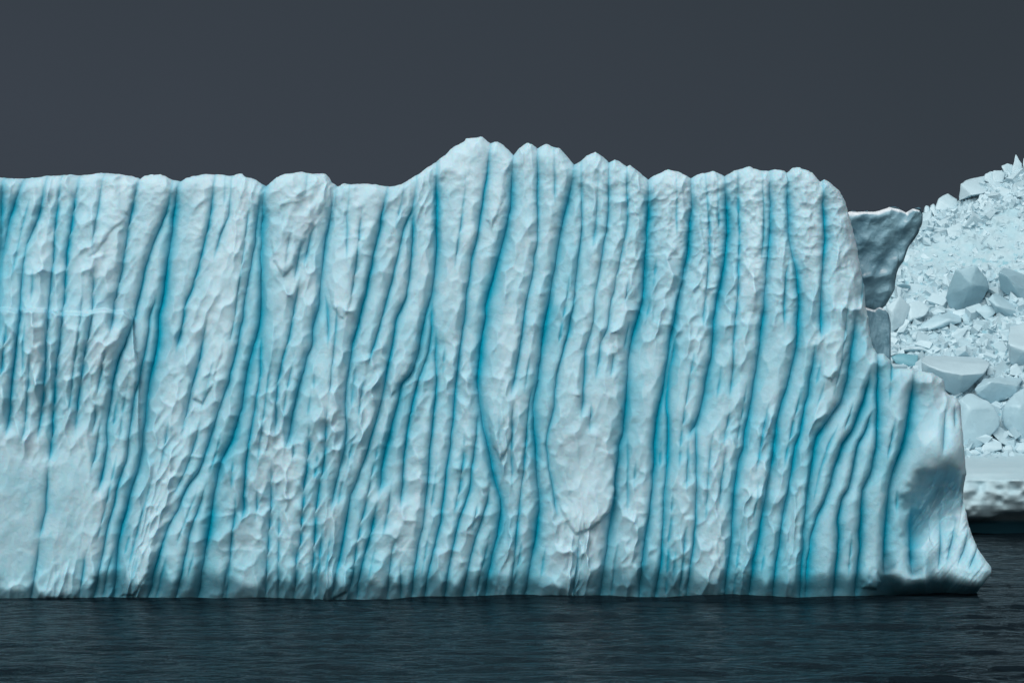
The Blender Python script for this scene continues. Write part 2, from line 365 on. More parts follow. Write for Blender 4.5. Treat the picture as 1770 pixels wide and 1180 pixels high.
for _ in range(2600):
    if made > 135: break
    x = rg2.uniform(-650, 1560); y = rg2.choice([rg2.uniform(320, 960), rg2.uniform(600, 960)]); ln = rg2.uniform(50, 260); pts = []
    ye = min(y + ln, 1005)
    while y < ye:
        i, j = int((x - X0 + 60) / 4), int((y - Y0 + 40) / 4)
        if occ[j, i] or (-60 < x < 165 and y > 770) or (960 < x < 1060 and 770 < y < 910) or (x > 1500 and y > 800): break
        pts.append((x, y)); x += 9 * float(slope_at(x, y)); y += 9
    if len(pts) > 5:
        for x, y in pts:
            i, j = int((x - X0 + 60) / 4), int((y - Y0 + 40) / 4); occ[j - 1:j + 2, max(0, i - 2):i + 3] = True
        GR.append((rg2.choice([.18, .24, .3, .42]), rg2.choice([.4, .6, .8]), pts)); made += 1

for k_, (st_, bd_, pts) in enumerate(GR):      # runnels that come near the sea run on into it
    pts = sorted(pts, key=lambda p: p[1])
    if pts[-1][1] > 905 and pts[-1][0] < 1500 and st_ > .25 and len(pts) > 1:
        (xa, ya), (xb, yb) = pts[-2], pts[-1]
        m_ = max(-.3, min(.1, (xb - xa) / max(yb - ya, 8))); GR[k_] = (st_, bd_, pts + [(xb + m_ * (1046 - yb) * .7, 1046)])
PW = 2.5
vein_n = vnoise(XX, YY, 60, 70, 45)
streak0 = sstep(1380, 1480, XX) * sstep(600, 720, YY)
G = np.zeros_like(XX); VE = np.zeros_like(XX); TI = np.zeros_like(XX)
wob = vnoise(XX, YY, 26, 22, 41) * 1.0 + vnoise(XX, YY, 9, 8, 42) * .4
for gi, (st, bead, pts) in enumerate(GR):
    pts = sorted(pts, key=lambda p: p[1])
    py = np.array([p[1] for p in pts], float); px = np.array([p[0] for p in pts], float)
    top = py[0] < 335
    j0 = max(0, int(py[0] - Y0) - (12 if not top else 60)); j1 = min(len(ys), int(py[-1] - Y0) + 12)
    yr = ys[j0:j1]
    xg = np.interp(yr, py, px)
    k = np.ones(15) / 15
    xg = np.convolve(np.pad(xg, 7, mode='edge'), k, 'valid')
    tot = py[-1] - py[0]
    env = np.ones_like(yr)
    if not top: env *= sstep(py[0] - 10, py[0] + min(45, tot * .5), yr)
    else: env *= (.30 + .70 * sstep(py[0] - 4, py[0] + 60, yr)) * sstep(py[0] - 45, py[0], yr)
    env *= 1 - sstep(py[-1] - min(30, tot * .35), py[-1] + 8, yr)
    i0 = max(0, int(xg.min() - X0 - 90)); i1 = min(len(xs), int(xg.max() - X0 + 90))
    if i1 <= i0: continue
    s = XX[j0:j1, i0:i1] - xg[:, None] + wob[j0:j1, i0:i1] * (.5 + .8 * st)
    # teardrop beads: slowly widening, ending in a V that points down
    r2 = np.random.RandomState(900 + gi); yv = np.arange(Y0 - 60., Y1 + 160.); bv = np.ones_like(yv); yb = py[0] - r2.uniform(0, 40)
    while yb < py[-1] + 120:
        ln = r2.uniform(28, 62) if bead > .35 else r2.uniform(60, 150)
        u = (yv - yb) / ln; m = (u >= 0) & (u < 1)
        prof = (.55 + .6 * u) * (1 - sstep(1 - 10 / ln, 1.0, u)) * sstep(0, 14 / ln, u)
        bv = np.where(m, 1 - bead + bead * prof, bv); yb += ln
    b = np.interp(yr[:, None] + np.minimum(np.abs(s) * 1.7, 40), yv, bv)
    b0 = np.interp(yr, yv, bv)[:, None]
    A = ((.12 + .46 * st) * env)[:, None] * (.62 + .38 * b) * (1 + .6 * streak0[j0:j1, i0:i1])
    L = 4.5 + 11 * st
    wv = (1.6 + 4.6 * st + 3.6 * max(0, st - .6)) * (.35 + .65 * env[:, None]) * b0 + .4
    Ls = np.where(s < 0, L * .55, L * 1.5)
    d = A * np.exp(-(np.sqrt(s * s + 2.2) - 1.4) / Ls)
    G[j0:j1, i0:i1] += d ** PW
    so_ = s - .12 * wv
    wc = (1.5 + 3.6 * st + 9.0 * max(0, st - .7)) * (1 + .35 * vein_n[j0:j1, i0:i1]) * (.4 + .6 * env[:, None]) * (.5 + .5 * b0)
    core = np.exp(-np.abs(s / np.where(s > 0, wc * 1.25, wc * .85)) ** 1.7)
    skirt = .34 * np.exp(-np.abs(s) / np.where(s > 0, wc * 3.2, wc * 1.5))
    v = np.clip(.95 + .3 * vein_n[j0:j1, i0:i1], 0, 1.1) * (1 - (1 - core) * (1 - skirt)) * (env ** .7 * min(1, .66 + .5 * st))[:, None] * np.clip(b * 1.3, 0, 1)
    v = np.clip(v, 0, 1)
    VE[j0:j1, i0:i1] = np.maximum(VE[j0:j1, i0:i1], v)
    tt = np.exp(-(np.abs(s) / np.where(s > 0, 6 + 20 * st, 4 + 6 * st)) ** 1.3) * (env * (.35 + .65 * st))[:, None]
    TI[j0:j1, i0:i1] = 1 - (1 - TI[j0:j1, i0:i1]) * (1 - .74 * tt)
G = G ** (1 / PW)
# scallops
# coordinate that runs along the ribs: where the flow line through a point crosses row 600
XF = FX.copy(); YF = FY.copy()
for _ in range(60):
    dy = np.clip(600 - YF, -9, 9); XF = XF + dy * slope_at(XF, YF); YF = YF + dy
FLOW = bil(XF, (XX - gxs[0]) / 20, (YY - gys[0]) / 20, 0, 0)
lean = 0
XL = FLOW + 5 * vnoise(XX, YY, 34, 34, 71) + 3 * vnoise(XX, YY, 15, 15, 72)
YL = YY + 8 * vnoise(XX, YY, 34, 30, 73) + 4 * vnoise(XX, YY, 14, 14, 76)
b1, s1, cx1, cy1, r1 = worley(XL, YL, 17, 30, 11, soft=11, up=.7, dn=1.25)
b2, s2, cx2, cy2, r2_ = worley(XL + 300, YL, 13, 15, 12, up=.8, dn=1.2)
b3, s3, cx3, cy3, r3 = worley(XL + 900, YL, 62, 105, 13, soft=9, up=.7, dn=1.3)
WXX = XX + 14 * vnoise(XX, YY, 34, 34, 451) + 7 * vnoise(XX, YY, 12, 12, 452); WYY = YY + 16 * vnoise(XX, YY, 30, 30, 453) + 6 * vnoise(XX, YY, 11, 11, 454)
smooth_zone = inside(WXX, WYY, [(-60, 790), (60, 800), (150, 790), (165, 830), (150, 960), (60, 1000), (-60, 1000)]).astype(np.float32)
smooth_zone = np.maximum(smooth_zone, inside(XX, YY, [(975, 790), (1050, 800), (1045, 880), (1000, 905), (975, 860)]))
smooth_zone = np.maximum(smooth_zone, inside(XX, YY, [(1610, 810), (1650, 840), (1700, 960), (1600, 990), (1590, 900)]))
for k in (16, 11, 7, 5, 4):  # soften the mask
    smooth_zone = (np.roll(smooth_zone, k, 0) + np.roll(smooth_zone, -k, 0) + np.roll(smooth_zone, k, 1) + np.roll(smooth_zone, -k, 1) + smooth_zone) / 5
streak = sstep(1380, 1480, XX) * sstep(640, 780, YY)      # long smooth ribs at the right end
big = np.clip(.9 + .6 * vnoise(XX, YY, 150, 110, 21), .35, 1.3) * (1 - .75 * streak) * (1 - .8 * smooth_zone)
big *= .65 + .35 * sstep(300, 520, YY)
fine = sstep(950, 1200, XX) * (1 - sstep(430, 620, YY)) * .8 + .35 * (1 - sstep(380, 470, YY)) + .12
fine = np.maximum(fine, .8 * np.exp(-((XX - 1278) / 18) ** 2) * sstep(925, 960, YY)) * (1 - .8 * smooth_zone) * (1 - .6 * streak)
gd = np.clip(G / .5, 0, 1)
vary = np.clip(.9 + .5 * vnoise(XX, YY, 38, 50, 22), .1, 1.5)
SC = .52 * big * b1 * vary * (1 - .68 * gd) + .13 * fine * b2 + .09 * b3 * (1 - .5 * streak)
# base form of the wall
nrm = (1030 - YY) / 730.0
base = 2.0 * np.clip(nrm - .45, 0, 2) ** 1.5 + 1.6 * np.clip(.42 - nrm, 0, 1) ** 1.5 + .35 * vnoise(XX, YY, 260, 330, 31) + .22 * vnoise(XX + .2 * YY, YY, 90, 220, 33)
base += 2.2 * sstep(1380, 1720, XX) + .5 * sstep(1440, 1500, XX) * (1 - sstep(500, 640, YY))
base += .5 * sstep(1500, 1700, XX)
# grotto and flared foot at the right end
gxx = XX + 9 * vnoise(XX, YY, 30, 30, 401) + 4 * vnoise(XX, YY, 10, 10, 402); gyy = YY + 9 * vnoise(XX, YY, 26, 26, 403)
grot = np.exp(-(((gxx - 1614 + .35 * (YY - 862)) / np.where(gxx < 1614, 38, 56)) ** 2 + ((gyy - 858) / np.where(gyy < 858, 42, 66)) ** 2) ** 1.7)
base += 2.7 * grot + .5 * grot * fbm(XX + .5 * YY, YY, 16, 34, 405, 3)
base -= .6 * np.exp(-(((XX - 1600) / 17) ** 2 + ((YY - 975) / 52) ** 2))
base -= .9 * np.exp(-(((XX - 1640) / 60) ** 2 + ((YY - 770) / 45) ** 2))
base -= 1.3 * sstep(880, 990, YY) * sstep(1600, 1700, XX)
# ledge at the left: the wall below it stands proud
ledge = np.interp(xs, [-700,-300,-60,0,10,28,30,37,39,58,76,79,88,90,103,112,150,158,178,194,213,226,232,240], [540,520,536,532,532,536,546,545,535,533,534,544,544,535,541,538,540,536,533,536,536,549,600,640])[None, :]
on = (XX < 238).astype(np.float32)
base -= on * .7 * sstep(ledge - 2, ledge + 6, YY) * (1 - sstep(ledge + 30, ledge + 210, YY)) * (1 - .5 * gd)
base += on * .10 * (1 - sstep(0, 40, ledge - YY)) * (YY < ledge)
PT = np.zeros_like(XX)
for pts, h, fade in PATCH:
    if h == 0: continue
    xa, xb = min(p[0] for p in pts) - 5, max(p[0] for p in pts) + 5; ya, yb = min(p[1] for p in pts) - 5, max(p[1] for p in pts) + 5
    i0, i1 = max(0, int(xa - X0)), int(xb - X0); j0, j1 = max(0, int(ya - Y0)), min(len(ys), int(yb - Y0))
    sx, sy = XX[j0:j1, i0:i1] + 2.5 * vnoise(XX[j0:j1, i0:i1], YY[j0:j1, i0:i1], 9, 9, 51), YY[j0:j1, i0:i1]
    ins = inside(sx, sy, pts); dist = pdist(sx, sy, pts, True)
    cxm, cym = np.mean([p[0] for p in pts]), np.mean([p[1] for p in pts])
    # proud along the lower right edge, melting into the wall at the upper left
    side = sstep(-.6, .8, ((sx - cxm) + (sy - cym)) / max(xb - xa, yb - ya) * 1.4)
    PT[j0:j1, i0:i1] = np.maximum(PT[j0:j1, i0:i1], ins * .62 * h * (.05 + .95 * side) * np.clip(.45 + .55 * np.sqrt(np.clip(dist / fade, 0, 1)), 0, 1) * np.sin(np.clip(dist / 6, 0, 1) * np.pi / 2))
G *= 1 - .55 * sstep(0, .2, PT); VE *= 1 - .85 * sstep(.02, .2, PT); TI *= 1 - .6 * sstep(.02, .2, PT)
foot = sstep(1590, 1630, XX) * sstep(835, 880, YY)
REL = .05 * foot * fbm(XX + .8 * YY, YY * .35, 12, 30, 406, 3) + G - SC - PT + .035 * fbm(XX, YY, 26, 34, 61, 4) + .10 * fine * fbm(XX, YY, 12, 12, 66, 3) * .35
# wave-cut notch at the waterline
yu = np.interp(xs, [-700,0,140,200,330,450,600,612,640,700,860,1000,1200,1290,1500,1515,1530,1570,1600,1630,1690,1718],
               [1010,1016,1014,1008,1000,1002,1010,1000,998,1000,1000,996,1000,1010,1012,1004,984,986,998,984,986,986])[None, :]
yu = yu - 26 * np.clip(G / .25, 0, 1) + 13 * vnoise(XX, YY * 0, 34, 30, 81) + 5 * vnoise(XX, YY * 0, 14, 30, 82)
amp = np.interp(xs, [-700,0,150,350,1250,1480,1545,1700], [.2,.2,.25,.5,.6,.6,2.2,2.4])[None, :]
un = np.clip((YY - yu) / (1034 - yu), 0, 1.3)
NOT = amp * un ** 2
base = base - 1.6
# round the body off towards its outline
dist = pdist(XX[::3, ::3], YY[::3, ::3], [(X0 - 100, 306)] + OUT) * inside(XX[::3, ::3], YY[::3, ::3], [(X0 - 100, 1100), (X0 - 100, 306), (X0 + 10, 306), (-500, 300), (-300, 311), (-120, 303)] + OUT + [(1688, 1100)])
Rr = 24.0
q = np.clip(1 - dist / Rr, 0, 1)
RND = (1 - np.sqrt(np.clip(1 - q * q, 0, 1))) * Rr / 39.5 * 1.1
# per-cell tint: the smooth scoops show their own even blue
def at_cell(img, cx, cy):          # value at the middle of the scoop
    return bil(img, XX + (cx - XL), YY + (cy - YL), X0, Y0)
TI = np.clip(.05 * sstep(420, 900, YY) + .5 * TI + .48 * at_cell(TI, cx1, cy1), 0, 1)
TI = np.clip(TI + .22 * (r1 - .5) * (1 - fine) + .12 * vnoise(XX, YY, 90, 120, 35), 0, 1)
TI = np.clip(TI + .40 * grot, 0, 1)  # deep shade of the grotto put into the tint
TI = np.clip(TI + .34 * sstep(945, 1015, YY + 8 * vnoise(XX, YY, 24, 20, 95)), 0, 1)
rim = np.exp(-(s1 / .10) ** 2) * np.clip(big, 0, 1) * (1 - .6 * gd) * (1 - smooth_zone)      # mask for the light in thin translucent rims, clearer ice in the scoops
TI = np.clip(TI + .10 * (1 - fine) + .26 * smooth_zone * (XX < 300), 0, 1) * (1 - .22 * rim)      # rim glow painted paler between the scoops
WET_SHADE = np.maximum((.72 + .22 * sstep(1490, 1530, XX)) * sstep(.03, .5, un + .06 * vnoise(XX, YY, 30, 20, 91)), .55 * sstep(1012, 1028, YY + 5 * vnoise(XX, YY, 16, 12, 92)))  # wet waterline band plus the shade of the undercut, painted into the colour
# columns follow the outline round to the waterline
full = [(X0 + 10, 306), (-500, 300), (-300, 311), (-120, 303)] + OUT
fx = np.array([p[0] for p in full], float); fy = np.array([p[1] for p in full], float)
arc = np.concatenate([[0], np.cumsum(np.hypot(np.diff(fx), np.diff(fy)))])
aL = np.interp(0, fx[:40], arc[:40]); kk = [i for i, p in enumerate(full) if p == (1464, 347)][0]; aR = arc[kk]
sa = np.concatenate([np.arange(0, aL, 3.2), np.arange(aL, aR, 1.35), np.arange(aR, arc[-1], 1.5), [arc[-1]]])
tx = np.interp(sa, arc, fx); ty = np.interp(sa, arc, fy)
jag = 1.6 * np.array(fbm(sa, sa * 0 + 3.3, 14, 14, 101, 3))
ty = ty + np.where(sa < arc[-1] - 60, jag * np.clip((tx - X0) / 50, 0, 1), 0)
bx = np.where(sa <= aR, tx, 1464 + (1688 - 1464) * ((sa - aR) / (arc[-1] - aR)) ** .8)
NR = 600
t = np.linspace(0, 1, NR)[:, None]
t = t ** .985
PX = bx[None] * (1 - t) + tx[None] * t
PY = 1046.0 * (1 - t) + ty[None] * t
dc = bil(base, PX, PY, X0, Y0) + bil(NOT, PX, PY, X0, Y0)
rnd = bil(RND, (PX - X0) / 3, (PY - Y0) / 3, 0, 0)
rl = bil(REL, PX, PY, X0, Y0)
rl = rl * (1 - .12 * np.clip(bil(un.astype(np.float32), PX, PY, X0, Y0), 0, 1))
D = D0 + dc
WX = (PX - 885) * D / F; WZ = CAMH + (HORY - PY) * D / F
WY = (D - D0) + rl + rnd
# overhang: rib edges lean sideways over the groove on their right
gx_ = np.gradient(G, axis=1); sh = np.clip(gx_ / .05, 0, 1) * .06
WX = WX + bil(sh.astype(np.float32), PX, PY, X0, Y0)
rows = [np.stack([WX, WY, WZ], -1)]
cols = [np.stack([bil(VE, PX, PY, X0, Y0), bil(TI, PX, PY, X0, Y0), bil(WET_SHADE, PX, PY, X0, Y0), np.ones_like(PX)], -1)]
last = rows[0][-1].copy(); lc = cols[0][-1].copy(); lc[:, 0] = 0; lc[:, 1] *= .4
cxm = (800 - 885) / 39.5
for kq, (bk, dn, inw) in enumerate([(.12, .0, .0), (.35, .03, .002), (.8, .12, .006), (1.6, .3, .014), (3, .7, .03), (5, 1.4, .05), (7.5, 2.6, .08), (9.5, 5, .1), (10.5, 12, .12), (11, 30, .12)]):
    r = last.copy()
    r[:, 1] += bk + .12 * bk ** .5 * fbm(sa, sa * 0 + kq * 9, 40, 40, 111, 3)
    r[:, 2] = np.maximum(r[:, 2] - dn - .1 * min(bk, 3) * np.abs(fbm(sa, sa * 0 + kq * 5, 30, 30, 115, 3)), -.5 if r[:, 2].min() > -.5 else -1)
    r[:, 0] -= (r[:, 0] - cxm) * inw
    rows.append(r[None]); cols.append(lc[None])
V = np.concatenate(rows, 0); CC = np.concatenate(cols, 0)
berg = bpy.data.objects.new("iceberg", None); C.objects.link(berg)
berg.location = (0, 0, 0)
tag(berg, "huge near iceberg with a wall of deep turquoise vertical grooves between pale ribs", "iceberg")
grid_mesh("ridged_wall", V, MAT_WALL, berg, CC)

# ---- the grey spur and its footing behind the wall
def body(name, topl, botl, D, thick, relief, mat, parent, seed, step=1.2, tilt=0.0, Rr=14):
    x0, x1 = topl[0][0], topl[-1][0]
    cx = np.arange(x0, x1 + .01, step); 
    yt = np.interp(cx, [p[0] for p in topl], [p[1] for p in topl]) + 1.9 * fbm(cx, cx * 0, 11, 11, seed, 3)
    yb = np.interp(cx, [p[0] for p in botl], [p[1] for p in botl]) + 4.0 * fbm(cx, cx * 0 + 7, 16, 13, seed + 3, 4, .6)
    yb = np.maximum(yb, yt + .4)
    n = 170
    t = (.5 - .5 * np.cos(np.linspace(0, np.pi, n)))[:, None]; t = .5 * t + .5 * np.linspace(0, 1, n)[:, None]
    PX = np.repeat(cx[None], n, 0); PY = yt[None] * (1 - t) + yb[None] * t
    ol = [(p[0], p[1]) for p in topl] + [(p[0], p[1]) for p in botl[::-1]]
    d = pdist(PX, PY, ol, True)
    q = np.clip(1 - d / Rr, 0, 1); rnd = (1 - np.sqrt(np.clip(1 - q * q, 0, 1))) * Rr / 39.5 * 1.6
    ymid = (min(yt) + max(yb)) / 2
    dep = relief(PX, PY) * np.clip(d / 5, 0, 1) + rnd + tilt * (PY - ymid) / 39.5
    Dd = D + tilt * (PY - ymid) / 39.5
    W = np.stack([(PX - 885) * D / F, Dd - D0 + relief(PX, PY) * np.clip(d / 5, 0, 1) + rnd, CAMH + (HORY - PY) * D / F], -1)
    Bk = W.copy(); edge = np.clip(d / 30, 0, 1) ** .5
    Bk[..., 1] = W[..., 1] + thick * edge
    VV = np.concatenate([W, Bk[::-1]], 0)
    VV = np.concatenate([VV, VV[:1]], 0)
    cc = np.zeros(VV.shape[:2] + (4,)); cc[..., 3] = 1
    return grid_mesh(name, VV, mat, parent, cc)

def spur_ice():  # darker grey-blue ice, its tone varied by noise
    m, t, p = new_mat("spur_ice")
    n1 = noise(t, .8, 6, .62)
    r = t.nodes.new("ShaderNodeValToRGB"); t.links.new(n1, r.inputs[0])
    r.color_ramp.elements[0].position = .32; r.color_ramp.elements[0].color = (.075, .185, .25, 1)
    r.color_ramp.elements[1].position = .70; r.color_ramp.elements[1].color = (.23, .425, .51, 1)
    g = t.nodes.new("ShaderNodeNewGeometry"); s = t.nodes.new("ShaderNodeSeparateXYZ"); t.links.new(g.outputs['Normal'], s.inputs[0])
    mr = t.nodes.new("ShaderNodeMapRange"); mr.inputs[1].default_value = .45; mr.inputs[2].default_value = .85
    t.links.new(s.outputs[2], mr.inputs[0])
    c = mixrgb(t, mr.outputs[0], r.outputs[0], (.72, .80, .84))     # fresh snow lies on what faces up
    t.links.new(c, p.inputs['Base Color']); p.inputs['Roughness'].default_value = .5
    b1 = bump(t, noise(t, 3.0, 6, .6), .15, .6); b2 = bump(t, noise(t, 14, 4, .6), .03, .5, b1); t.links.new(b2, p.inputs['Normal'])
    return m
MAT_SPUR = spur_ice()
relS = lambda X, Y: .35 * fbm(X + .6 * Y, Y - .3 * X, 60, 60, 201, 3) - .9 * worley(X + .5 * Y, Y, 58, 70, 204, soft=12)[0] - .2 * worley(X + .3 * Y, Y, 24, 24, 207, soft=12)[0] - .03 * worley(X, Y, 10, 10, 205)[0]
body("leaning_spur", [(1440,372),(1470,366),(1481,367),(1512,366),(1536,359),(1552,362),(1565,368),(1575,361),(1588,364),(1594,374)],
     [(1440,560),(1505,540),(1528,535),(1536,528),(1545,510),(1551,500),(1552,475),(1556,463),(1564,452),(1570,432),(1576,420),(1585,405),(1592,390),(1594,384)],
     124.5, 4.5, relS, MAT_SPUR, berg, 210, tilt=.32)
body("spur_footing", [(1470,520),(1500,531),(1512,535),(1520,529),(1531,533),(1537,541),(1541,558)],
     [(1470,660),(1500,660),(1530,650),(1541,645)], 124.2, 3.0, lambda X, Y: .18 * fbm(X, Y, 30, 60, 221, 4) - .2 * worley(X, Y, 30, 50, 224)[0], MAT_SPUR, berg, 230, Rr=7)

# ================================================================== far iceberg: slope of snow and fallen blocks
MAT_SNOW = ice_material("far_snow", (.41, .565, .62), (.26, .49, .57), (.03, .32, .42), sss=0)
RIDGE = [(1300,520),(1400,470),(1500,400),(1540,376),(1590,369),(1620,362),(1655,352),(1665,345),(1700,318),(1735,300),(1770,290),(1850,268),(1950,262),(2100,300),(2300,420),(2450,700)]
PROF = [(948,183.2),(925,183.0),(905,182.8),(897,182.2),(893,180.9),(880,180.4),(850,180),(830,180.1),(818,180.8),(808,182.5),(796,187),(786,190.5),(775,191.6),(700,197),(600,204),(480,214),(380,222)]
pxs = np.concatenate([np.arange(1300, 1500, 6.), np.arange(1500, 1800, 1.5), np.arange(1800, 2450, 6.)])
ridge = np.interp(pxs, [p[0] for p in RIDGE], [p[1] for p in RIDGE])
py_c = []; pd_c = []
for (a0, d0), (a1, d1) in zip(PROF[:-1], PROF[1:]):
    n = max(2, int(abs(a1 - a0) / 1.7))
    for k in range(n): py_c.append(a0 + (a1 - a0) * k / n); pd_c.append(d0 + (d1 - d0) * k / n)
py_c.append(380.); pd_c.append(222.)
py_c = np.array(py_c); pd_c = np.array(pd_c)
BX = np.repeat(pxs[None], len(py_c), 0)
f = np.clip((786 - py_c) / (786 - 380), 0, 1)[:, None]
BYp = np.where(py_c[:, None] > 786, py_c[:, None], 786 + (ridge[None] - 786) * f)
BD = np.repeat(pd_c[:, None], len(pxs), 1)
rough = sstep(800, 760, BYp * -1 * -1) if False else np.clip((800 - BYp) / 40, 0, 1)
quiet = np.exp(-((BYp - 430) / 45) ** 2) * sstep(1540, 1600, BX)
bb = worley(BX, BYp, 30, 22, 301); bc = worley(BX, BYp, 10, 8, 302)
BD = BD - rough * (1 - .6 * quiet) * (1.3 * bb[0] + .5 * bc[0]) + .6 * fbm(BX, BYp, 70, 45, 303, 3) * rough
front = np.clip((BYp - 815) / 15, 0, 1) * np.clip((900 - BYp) / 8, 0, 1)
BD = BD + front * (.55 * fbm(BX, BYp, 44, 36, 311, 3) + .5 * worley(BX, BYp, 30, 24, 314, soft=8)[0] - .6)
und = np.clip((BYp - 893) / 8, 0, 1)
BD = BD + und * 1.5
BYp = BYp + 1.2 * fbm(BX, BYp, 14, 10, 320, 3) * rough + (9 * np.maximum(0, fbm(BX, BYp * 0, 60, 60, 322, 2))) * -np.exp(-((BYp - 895) / 8) ** 2)
W = np.stack([(BX - 885) * BD / F, BD - D0, CAMH + (HORY - BYp) * BD / F], -1)
rows = [W]; last = W[-1]
for bk, dn in [(1, .1), (4, 1), (12, 6), (20, 30)]:
    r = last.copy(); r[:, 1] += bk; r[:, 2] = np.maximum(r[:, 2] - dn, -1); rows.append(r[None])
W = np.concatenate(rows, 0)
cc = np.zeros(W.shape[:2] + (4,)); cc[..., 3] = 1
tt = np.clip(.3 * np.exp(-bb[0] * 9), 0, 1) * rough
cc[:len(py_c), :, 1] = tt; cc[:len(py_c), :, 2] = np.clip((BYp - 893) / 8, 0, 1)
cc[:len(py_c), :, 0] = .35 * rough * sstep(.74, .80, vnoise(BX, BYp, 9, 4, 331) * .5 + .5) * (bb[4] > .3) * sstep(400, 440, np.abs(BYp - 10) )
far = grid_mesh("iceberg", W, MAT_SNOW, None, cc)
tag(far, "far snowy iceberg at the right edge, its slope heaped with broken ice", "iceberg")

MAT_BLOCK = {}
def block_mat(k):
    if k in MAT_BLOCK: return MAT_BLOCK[k]
    col = {0: (.45, .63, .70), 1: (.39, .59, .67), 2: (.29, .48, .56), 3: (.15, .38, .46)}[k]
    m, t, p = new_mat("ice_block_" + "abcd"[k])
    c = mixrgb(t, noise(t, .6, 5, .6), col, tuple(v * .82 for v in col)); t.links.new(c, p.inputs['Base Color'])
    p.inputs['Roughness'].default_value = .45
    t.links.new(bump(t, noise(t, 4, 5, .6), .08, .5), p.inputs['Normal'])
    MAT_BLOCK[k] = m; return m

def hull_block(name, pts, D, thick, mat, label, seed, group=None, bev=.12):
    rr = random.Random(seed)
    bm = bmesh.new()
    cx = sum(p[0] for p in pts) / len(pts); cy = sum(p[1] for p in pts) / len(pts)
    c = Vector(P(cx, cy, D + thick / 2))
    for p in pts:
        d = p[2] if len(p) > 2 else rr.uniform(-.25, .4)
        v = Vector(P(p[0], p[1], D + d)); bm.verts.new(v - c)
        s = rr.uniform(.7, .9)
        v2 = Vector(P(cx + (p[0] - cx) * s, cy + (p[1] - cy) * s, D + d + thick * rr.uniform(.7, 1.2))); bm.verts.new(v2 - c)
    r = bmesh.ops.convex_hull(bm, input=bm.verts)
    for v in [g for g in r['geom_interior'] if isinstance(g, bmesh.types.BMVert)]: bm.verts.remove(v)
    for v in [v for v in bm.verts if not v.link_faces]: bm.verts.remove(v)
    bmesh.ops.dissolve_limit(bm, angle_limit=math.radians(12), verts=bm.verts, edges=bm.edges)
    bmesh.ops.bevel(bm, geom=list(bm.edges), offset=bev, segments=2, profile=.6, affect='EDGES', clamp_overlap=True)
    bmesh.ops.triangulate(bm, faces=bm.faces)
    for _ in range(2):
        es = [e for e in bm.edges if e.calc_length() > .4]
        if es: bmesh.ops.subdivide_edges(bm, edges=es, cuts=1); bmesh.ops.triangulate(bm, faces=[f for f in bm.faces if len(f.verts) > 3])
    bm.normal_update()
    from mathutils import noise as mn
    for v in bm.verts:
        q = (v.co + c)
        v.co += v.normal * (.07 * mn.noise(q * .55) + .06 * mn.noise(q * 1.9) + .03 * mn.noise(q * 5))
    bmesh.ops.recalc_face_normals(bm, faces=bm.faces)
    me = bpy.data.meshes.new(name); bm.to_mesh(me); bm.free()
    for f in me.polygons: f.use_smooth = True
    me.materials.append(mat)
    o = bpy.data.objects.new(name, me); C.objects.link(o); o.location = c
    tag(o, label, "ice block", group)
    return o

